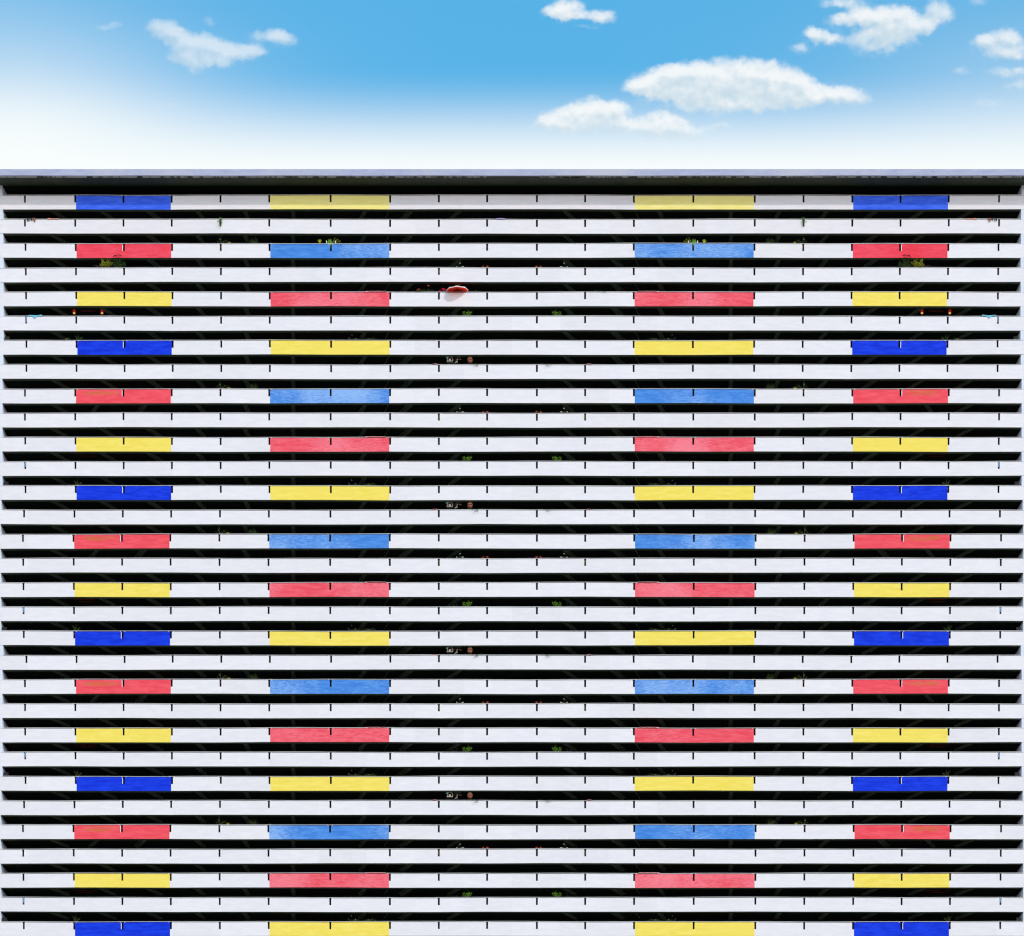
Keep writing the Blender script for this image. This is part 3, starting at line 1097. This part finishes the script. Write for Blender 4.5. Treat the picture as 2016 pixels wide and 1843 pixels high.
# ---- laundry
def cloth(name, x0, x1, r, mat, top, drop, back, label, cat, seed=1, side=0, wav=.015):
    """cloth laid over the rail; drop(u) = how far it hangs in front, in units"""
    rn = random.Random(seed)
    cxm = (x0 + x1) / 2
    root_loc = base_loc(cxm, r, bool(side), y=.08, dz=.14)
    mbc = MB()
    nu, nv = 22, 9
    ph = rn.uniform(0, 6)
    for i in range(nu + 1):
        u = i / nu
        xx_ = (u - .5) * (x1 - x0) * S
        dr = drop(u) * S
        bk = back * S
        up = top(u) * S
        for j in range(nv + 1):
            t = j / nv
            fold = wav * math.sin(u * 21 + ph) + wav * .6 * math.sin(u * 47 + t * 3)
            if t < .35:
                k = 1 - t / .35
                p = (xx_, .05 + fold, up - bk * k)
            elif t < .5:
                k = (t - .35) / .15
                p = (xx_, .05 - .14 * k, up + .015 * math.sin(k * 3.14))
            else:
                k = (t - .5) / .5
                p = (xx_ + .02 * math.sin(k * 3 + u * 9), -.09 - .03 * k + fold * (1 + k), up - (dr + up) * k)
            mbc.v.append(p)
    for i in range(nu):
        for j in range(nv):
            a = i * (nv + 1) + j
            mbc.f.append((a, a + nv + 1, a + nv + 2, a + 1))
            mbc.mi.append(0)
    o = mbc.build(name, mat, smooth=True)
    o.location = root_loc
    o.scale = (-1 if side else 1, 1, 1)
    md = o.modifiers.new('thickness', 'SOLIDIFY')
    md.thickness = .012
    tag(o, label, cat)
    return o


M['cl_blue'] = plain('light_blue_cloth', (0.20, 0.62, 0.78), 0.9, var=0.15, transl=0.25)
M['cl_pink'] = plain('pink_cloth', (0.82, 0.36, 0.28), 0.9, var=0.12, transl=0.2)
M['cl_pale'] = plain('pale_pink_cloth', (0.86, 0.40, 0.42), 0.9, var=0.1, transl=0.2)
M['cl_brown'] = plain('brown_cloth', (0.30, 0.12, 0.07), 0.9, var=0.4, sc=9)
M['cl_black'] = plain('black_sock', (0.012, 0.012, 0.014), 0.9)
M['cl_purple'] = plain('lilac_cloth', (0.42, 0.30, 0.62), 0.9, var=0.3)
M['towel'] = plain('blue_towel', (0.22, 0.42, 0.72), 0.9, var=0.15)
for sd in (0, 1):
    hf = 'right' if sd else 'left'
    cloth('hanging_cloth', 52, 81, 6, 'cl_blue', lambda u: .6 + 1.6 * max(0, (u - .78) / .22) * (1 - max(0, (u - .9) / .1)) + .3 * math.sin(u * 9),
          lambda u: 1.0 + max(0, 5.2 * (1 - abs(u - .5) / .20)), 2, 'crumpled light blue cloth thrown over the rail near the %s end wall' % hf, 'cloth', 3, sd)
    cloth('hanging_cloth', 93, 116, 2, 'cl_pink', lambda u: .2 + .8 * math.exp(-((u - .15) / .12) ** 2) + .5 * math.exp(-((u - .95) / .08) ** 2),
          lambda u: 2.2 - 1.2 * u, 2, 'salmon pink cloth lying along the second balcony rail, %s half' % hf, 'cloth', 4, sd)
    cloth('cloth_bundle', 63, 71, 2, 'cl_brown', lambda u: .6 + .5 * math.sin(u * 3.1), lambda u: 2 + 5.5 * math.exp(-((u - .62) / .25) ** 2), 2,
          'brown bunched garment hanging next to the dark socks, %s half' % hf, 'clothing', 5, sd, wav=.04)
    for q, (dx, L) in enumerate(((54, 4.6), (57, 4.6), (61.2, 3.4))):
        m_ = MB()
        m_.tube([(0, -.02, .10), (0, -.10, .06), (0, -.11, -L * S * .55), (.02, -.12, -L * S * .8), (.075, -.12, -L * S * 1.05)], .055, .045, 7)
        o = m_.build('sock', 'cl_black', smooth=True)
        o.location = base_loc(dx, 2, bool(sd), y=.06, dz=.12)
        o.scale = (-1 if sd else 1, 1, 1)
        tag(o, ('first', 'second', 'third')[q] + ' dark sock from the end wall on the second balcony rail, %s half' % hf, 'sock', 'dark socks on the second balcony rail')
    for r, cc in ((5, 'top'), (11, 'second'), (17, 'third'), (23, 'fourth'), (29, 'lowest')):
        cloth('hanging_cloth', 718, 760, r, 'cl_pale', lambda u: .1 + .3 * math.sin(u * 3.1), lambda u: .6 + 2.3 * max(0, 1 - abs(u - .06) / .1), 2,
              'thin pink cloth along the rail of the %s inner red panel, %s half' % (cc, hf), 'cloth', r, sd)
    for r in R8:
        cloth('folded_cloth', 851, 861, r, 'cl_pale', lambda u: .5 * math.sin(u * 3.1), lambda u: .4, 1.5,
              'small folded pale pink cloth on the rail, %s' % where(r, sd), 'cloth', r + 3, sd)
    for r in R6:
        mm = MB()
        nn = 10
        for i in range(nn + 1):
            zz = .02 - (.66 if r == 6 else .6) * i / nn
            w_ = .062 + .006 * math.sin(i * 2.0)
            for k in range(8):
                an = 2 * math.pi * k / 8
                mm.v.append((w_ * math.cos(an), .03 * math.sin(an) + .004 * i, zz + (.04 * math.cos(an) if i == nn else 0)))
        for i in range(nn):
            for k in range(8):
                mm.f.append((i * 8 + k, i * 8 + (k + 1) % 8, (i + 1) * 8 + (k + 1) % 8, (i + 1) * 8 + k))
                mm.mi.append(0)
        mm.f.append(tuple(range(8)))
        mm.f.append(tuple(nn * 8 + k for k in reversed(range(8))))
        mm.mi += [0, 0]
        o = mm.build('hanging_towel', 'towel', smooth=True)
        o.location = base_loc(49, r, bool(sd), y=.10, dz=.08)
        tag(o, 'narrow blue towel hanging in the outermost slot, %s' % where(r, sd), 'towel', 'blue towels in the slots')
cloth('hanging_cloth', 976, 995, 2, 'cl_purple', lambda u: .2 + .6 * math.sin(u * 3.1), lambda u: .8 + .8 * u, 2,
      'lilac and white cloth on the second balcony rail near the centre', 'cloth', 9, 0)
# white pegs by the third-floor plants
M['peg'] = plain('white_plastic', (0.8, 0.8, 0.8), 0.4, var=.05)
for sd in (0, 1):
    for q, dx in enumerate((642.4, 660)):
        m_ = MB()
        m_.lathe([(.02, 0), (.05, .02), (.05, .20), (.03, .22), (.03, .27)], 10)
        m_.lathe([(.034, .27), (.034, .31)], 10)
        o = m_.build('white_bottle', 'peg')
        o.location = base_loc(dx, 3, bool(sd), y=.08, dz=.14)
        tag(o, 'small white bottle on the third rail, %s the grassy plant, %s half' % ('beside' if q == 0 else 'behind the climber past', 'right' if sd else 'left'), 'bottle')

# ---- storage boxes by the end walls
M['box'] = plain('black_plastic', (0.010, 0.010, 0.010), 0.6)
for r in R7:
    for sd in (0, 1):
        m_ = MB()
        m_.box(-.32, .22, -.12, .14, 0, .90)
        m_.box(-.35, .25, -.14, .16, .90, .96)
        o = m_.build('storage_box', 'box')
        gx = GS[r - 1] + 7.5
        o.location = (X(gx) * (-1 if sd else 1), PY + .02, ROWZ[r] - .30)
        tag(o, 'black storage box against the end wall, %s' % where(r, sd), 'box', 'black boxes by the end walls')


# ---- the red parasol
M['parasol'] = plain('red_canopy_cloth', (0.85, 0.028, 0.010), 0.8, var=0.08, transl=0.6)
M['valance'] = plain('white_valance_cloth', (0.86, 0.86, 0.84), 0.8, var=0.04, transl=0.3)
pr = empty('parasol', (X(900), .24, ROWZ[5] - 1.27), 'open red parasol with a white valance poking over the rail beside the centre', 'parasol')
R_ = 1.27
RZ = 1.27 + .12 + .25
cn, vl, rb = MB(), MB(), MB()
NS, NR = 48, 8
for j in range(NR + 1):
    t = j / NR
    for k in range(NS):
        an = 2 * math.pi * k / NS
        sag = .05 * t * (math.cos(an * 8 * 1.0) - 1) * .5
        rr = R_ * t * (1 + .02 * math.cos(an * 8))
        cn.v.append((rr * math.cos(an), rr * math.sin(an), RZ + .36 * (1 - t ** 1.7) + sag))
for j in range(NR):
    for k in range(NS):
        a, b = j * NS + k, j * NS + (k + 1) % NS
        cn.f.append((a, b, b + NS, a + NS))
        cn.mi.append(0)
for j in range(3):
    for k in range(NS):
        an = 2 * math.pi * k / NS
        rr = R_ * (1.0 + .02 * math.cos(an * 8)) + .012 + .01 * j
        sag = .025 * (math.cos(an * 8) - 1)
        dz = (0, .06, .11)[j] * (1 + .16 * math.cos(an * 8))
        vl.v.append((rr * math.cos(an), rr * math.sin(an), RZ + sag - dz + .035))
for j in range(2):
    for k in range(NS):
        a, b = j * NS + k, j * NS + (k + 1) % NS
        vl.f.append((a, b, b + NS, a + NS))
        vl.mi.append(0)
for k in range(8):
    an = 2 * math.pi * k / 8
    pts = [(R_ * t * math.cos(an), R_ * t * math.sin(an), RZ + .36 * (1 - t ** 1.7) - .02) for t in (0, .25, .5, .75, 1)]
    q = MB()
    q.tube(pts, .010, .007, 5)
    q.v = [(a_, b_ * math.cos(.13) - (c_ - RZ) * math.sin(.13), b_ * math.sin(.13) + (c_ - RZ) * math.cos(.13) + RZ + .025 * a_) for a_, b_, c_ in q.v]
    q.build('rib', 'peg', pr)
ca, sa = math.cos(.13), math.sin(.13)


def tilt(p):
    x_, y_, z_ = p
    z_ -= RZ
    y2, z2 = y_ * ca - z_ * sa, y_ * sa + z_ * ca
    return (x_, y2, z2 + RZ + .025 * x_)


cn.v = [tilt(p) for p in cn.v]
vl.v = [tilt(p) for p in vl.v]
cn.build('canopy', 'parasol', pr, smooth=True)
vl.build('valance', 'valance', pr, smooth=True)
q = MB()
q.tube([(0, 0, .02), (0, 0, RZ + .42)], .022, .02, 8)
q.build('pole', 'steel', pr)
q = MB()
q.lathe([(.22, 0), (.22, .05), (.06, .09)], 16)
q.build('base', 'steel', pr)

# ---- things hanging in the eighth corridor opening and its repeats
M['cage_teal'] = plain('teal_rim', (0.30, 0.62, 0.50), 0.5, var=.1)
M['cage_pale'] = plain('pale_rim', (0.62, 0.50, 0.42), 0.5, var=.2)
M['bone'] = plain('dry_root', (0.62, 0.55, 0.42), 0.8, var=.3)
M['salmon'] = plain('salmon_paint', (0.60, 0.16, 0.12), 0.6, var=.2)
TR = {r: (ROWZ[r] - CAMZ) / D for r in ROWZ}


def hang_loc(dx, dy_above, r, y):
    """a point dy_above units over the parapet top as seen, at depth y"""
    f = (D + y) / D
    return Vector((X(xn(r, dx)) * f, y, ROWZ[r] + dy_above * S + y * TR[r]))


HUNG = []
for qn, r in enumerate(R8):
    top = Z(T1 + PITCH * (r - 2) + 27.0)
    wn_ = 'through the %s balcony opening' % ORD[r]
    y = .52
    if qn == 0:
        # arched cage: rim, back, perch block, tray, cord
        L = hang_loc(886, 14.6, r, y)
        a_ = empty('birdcage', L, 'x', 'birdcage')
        m1 = MB()
        pts = [(-.30, 0, -.42), (-.31, 0, -.12), (-.24, 0, .05), (-.06, 0, .12), (.12, 0, .10), (.27, 0, -.02), (.33, 0, -.20), (.30, 0, -.42)]
        m1.tube(pts, .035, .035, 6)
        m1.build('hoop', 'cage_pale', a_)
        m1 = MB()
        m1.prism([(-.52, -.04), (-.30, -.12), (-.22, .05), (-.05, .15), (-.30, .09)], 1, -.06, .10)
        m1.build('roof_flap', 'cage_teal', a_)
        m1 = MB()
        m1.box(-.14, .10, -.05, .10, -.40, -.14)
        m1.box(-.17, .13, -.07, .12, -.22, -.19)
        m1.build('feeding_box', 'cage_pale', a_)
        m1 = MB()
        m1.prism([(-.42, -.46), (.30, -.46), (.34, -.41), (-.40, -.42)], 1, -.08, .25)
        m1.build('tray', 'cage_pale', a_)
        m1 = MB()
        m1.tube([(0, 0, .12), (0, 0, top + .30 - L.z)], .006, .006, 4)
        m1.build('cord', 'steel', a_)
        HUNG.append((a_, L, 886))
        # dry root
        L = hang_loc(899, 12.0, r, .35)
        b_ = empty('driftwood_ornament', L, 'x', 'ornament')
        m1 = MB()
        m1.tube([(.05, 0, .02), (.07, 0, -.14), (.02, 0, -.26), (-.08, -.02, -.38), (-.22, -.04, -.52)], .03, .018, 6)
        m1.tube([(.02, 0, -.26), (.06, 0, -.34), (.04, 0, -.48)], .03, .02, 6)
        m1.build('root', 'bone', b_)
        m1 = MB()
        m1.tube([(.05, 0, .02), (.05, 0, top + .30 - L.z)], .006, .006, 4)
        m1.build('cord', 'steel', b_)
        HUNG.append((b_, L, 899))
        L = hang_loc(905.5, 11.0, r, .5)
        c_ = empty('wooden_bird', L, 'x', 'ornament')
        m1 = MB()
        m1.tube([(-.17, 0, .04), (-.12, 0, .03), (0, 0, 0), (.12, 0, -.02), (.20, 0, -.02)], .015, .02, 7)
        m1.tube([(-.08, 0, .01), (-.02, 0, .0), (.06, 0, -.012), (.13, 0, -.02)], .03, .035, 7)
        m1.build('body', 'salmon', c_, smooth=True)
        m1 = MB()
        m1.tube([(.02, 0, .02), (.02, 0, top + .30 - L.z)], .005, .005, 4)
        m1.build('cord', 'steel', c_)
        HUNG.append((c_, L, 905.5))
        # wooden lantern: sloping roof over a rounded bowl
        L = hang_loc(925.3, 15.3, r, .5)
        d_ = empty('wooden_lantern', L, 'x', 'lantern')
        m1 = MB()
        m1.lathe([(.17, .02), (.23, -.10), (.245, -.10), (.35, -.30), (.37, -.33), (.33, -.34)], 6)
        m1.build('lantern_roof', 'wood', d_)
        m1 = MB()
        m1.lathe([(.24, -.34), (.27, -.42), (.26, -.55), (.20, -.66), (.10, -.70)], 12)
        m1.build('bowl', 'wood', d_, smooth=True)
        m1 = MB()
        for k in range(6):
            an = math.pi / 3 * k
            m1.tube([(.17 * math.cos(an), .17 * math.sin(an), .025), (.36 * math.cos(an), .36 * math.sin(an), -.32)], .014, .014, 5)
        m1.build('roof_batten', 'cage_pale', d_)
        for k in range(5):
            m1 = MB()
            an = -math.pi * (.12 + .19 * k)
            m1.lathe([(.01, -.03), (.035, 0), (.01, .03)], 7, (.29 * math.cos(an), .29 * math.sin(an), -.45 - .05 * (k % 3)))
            m1.build('bead', 'cage_pale', d_)
        m1 = MB()
        m1.tube([(0, 0, .02), (0, 0, top + .30 - L.z)], .006, .006, 4)
        m1.build('cord', 'steel', d_)
        HUNG.append((d_, L, 925.3))
        HL = ['arched birdcage with a teal flap hanging', 'pale twisted driftwood ornament hanging', 'small salmon bird ornament hanging', 'reddish brown wooden lantern hanging']
        for (o, L, _), hl in zip(HUNG, HL):
            o['label'] = '%s, seen %s' % (hl, wn_)
    else:
        for (o, L, dx), hl in zip(HUNG, HL):
            dz = ROWZ[r] - ROWZ[8]
            c = copy_tree(o, (X(xn(r, dx)) * (D + L.y) / D, L.y, L.z + dz), '%s, seen %s' % (hl, wn_))
            c['group'] = o['label'].split(',')[0] + ' in the corridor openings'
for (o, L, dx), hl in zip(HUNG, HL):
    o['group'] = hl + ' in the corridor openings'

# ---- red altar lamps and strings of tiny red lights
M['lamp_red'] = plain('red_lamp_glass', (0.5, 0.02, 0.01), 0.4, emit=(1.0, 0.04, 0.01), es=.22)
M['lamp_base'] = plain('warm_lamp_mouth', (0.8, 0.5, 0.2), 0.4, emit=(1.0, 0.50, 0.14), es=.8)
M['led'] = plain('red_led', (0.3, 0.02, 0.01), 0.4, emit=(1.0, 0.10, 0.08), es=.30)
M['led_dim'] = plain('dim_red_led', (0.2, 0.015, 0.01), 0.4, emit=(1.0, 0.05, 0.03), es=.12)
for sd in (0, 1):
    hf = 'right' if sd else 'left'
    for q, dx in enumerate((144, 199)):
        L = hang_loc(dx, 10.8, 6, 1.2)
        if sd:
            L.x = -L.x
        a_ = empty('red_lantern', L, 'glowing red lantern, %s of the pair under the yellow panel, %s half' % ('outer' if q == 0 else 'inner', hf), 'lantern',
                   'red lanterns in the sixth opening')
        tl = (-1 if sd else 1)
        m1 = MB()
        m1.lathe([(.08, .20), (.15, .14), (.18, .02), (.16, -.10), (.12, -.18)], 12)
        ob = m1.build('globe', 'lamp_red', a_, smooth=True)
        m1 = MB()
        m1.lathe([(.11, -.18), (.14, -.20), (.14, -.27), (.11, -.28)], 12)
        m1.build('mouth', 'lamp_base', a_)
        m1 = MB()
        m1.tube([(0, 0, .20), (0, 0, Z(T1 + PITCH * 4 + 27) + .30 - L.z)], .008, .008, 4)
        m1.build('cord', 'steel', a_)
    for r in R6:
        cx_ = 172
        L = hang_loc(cx_, 15.6, r, 1.3)
        if sd:
            L.x = -L.x
        a_ = empty('string_lights', L, 'string of tiny %sred lights in shadow, %s' % ('' if r == 6 else 'dim ', where(r, sd)), 'string lights', 'red string lights in the corridors')
        rn = random.Random(r)
        m1 = MB()
        m1.tube([(-1.5 + .3 * k, 0, .03 * math.sin(k)) for k in range(11)], .006, .006, 4)
        for k in (0, 10):
            m1.tube([(-1.5 + .3 * k, 0, 0), (-1.5 + .3 * k, 0, Z(T1 + PITCH * (r - 2) + 27) + .30 - L.z)], .006, .006, 4)
        m1.tube([(-.75 + .3 * k, 0, -.25 + .02 * math.sin(k)) for k in range(6)], .006, .006, 4)
        for k in (0, 5):
            m1.tube([(-.75 + .3 * k, 0, -.25), (-.75 + .3 * k, 0, .0)], .005, .005, 4)
        m1.build('wire', 'steel', a_)
        m1 = MB()
        for k in range(16):
            xx_ = -1.5 + .2 * k
            if rn.random() < .75:
                m1.lathe([(.012, -.03), (.04, 0), (.012, .03)], 6, (xx_, -.02, -.03))
        for k in range(7):
            m1.lathe([(.012, -.03), (.04, 0), (.012, .03)], 6, (-.75 + .25 * k, -.02, -.28))
        m1.build('bulb', 'led' if r == 6 else 'led_dim', a_)
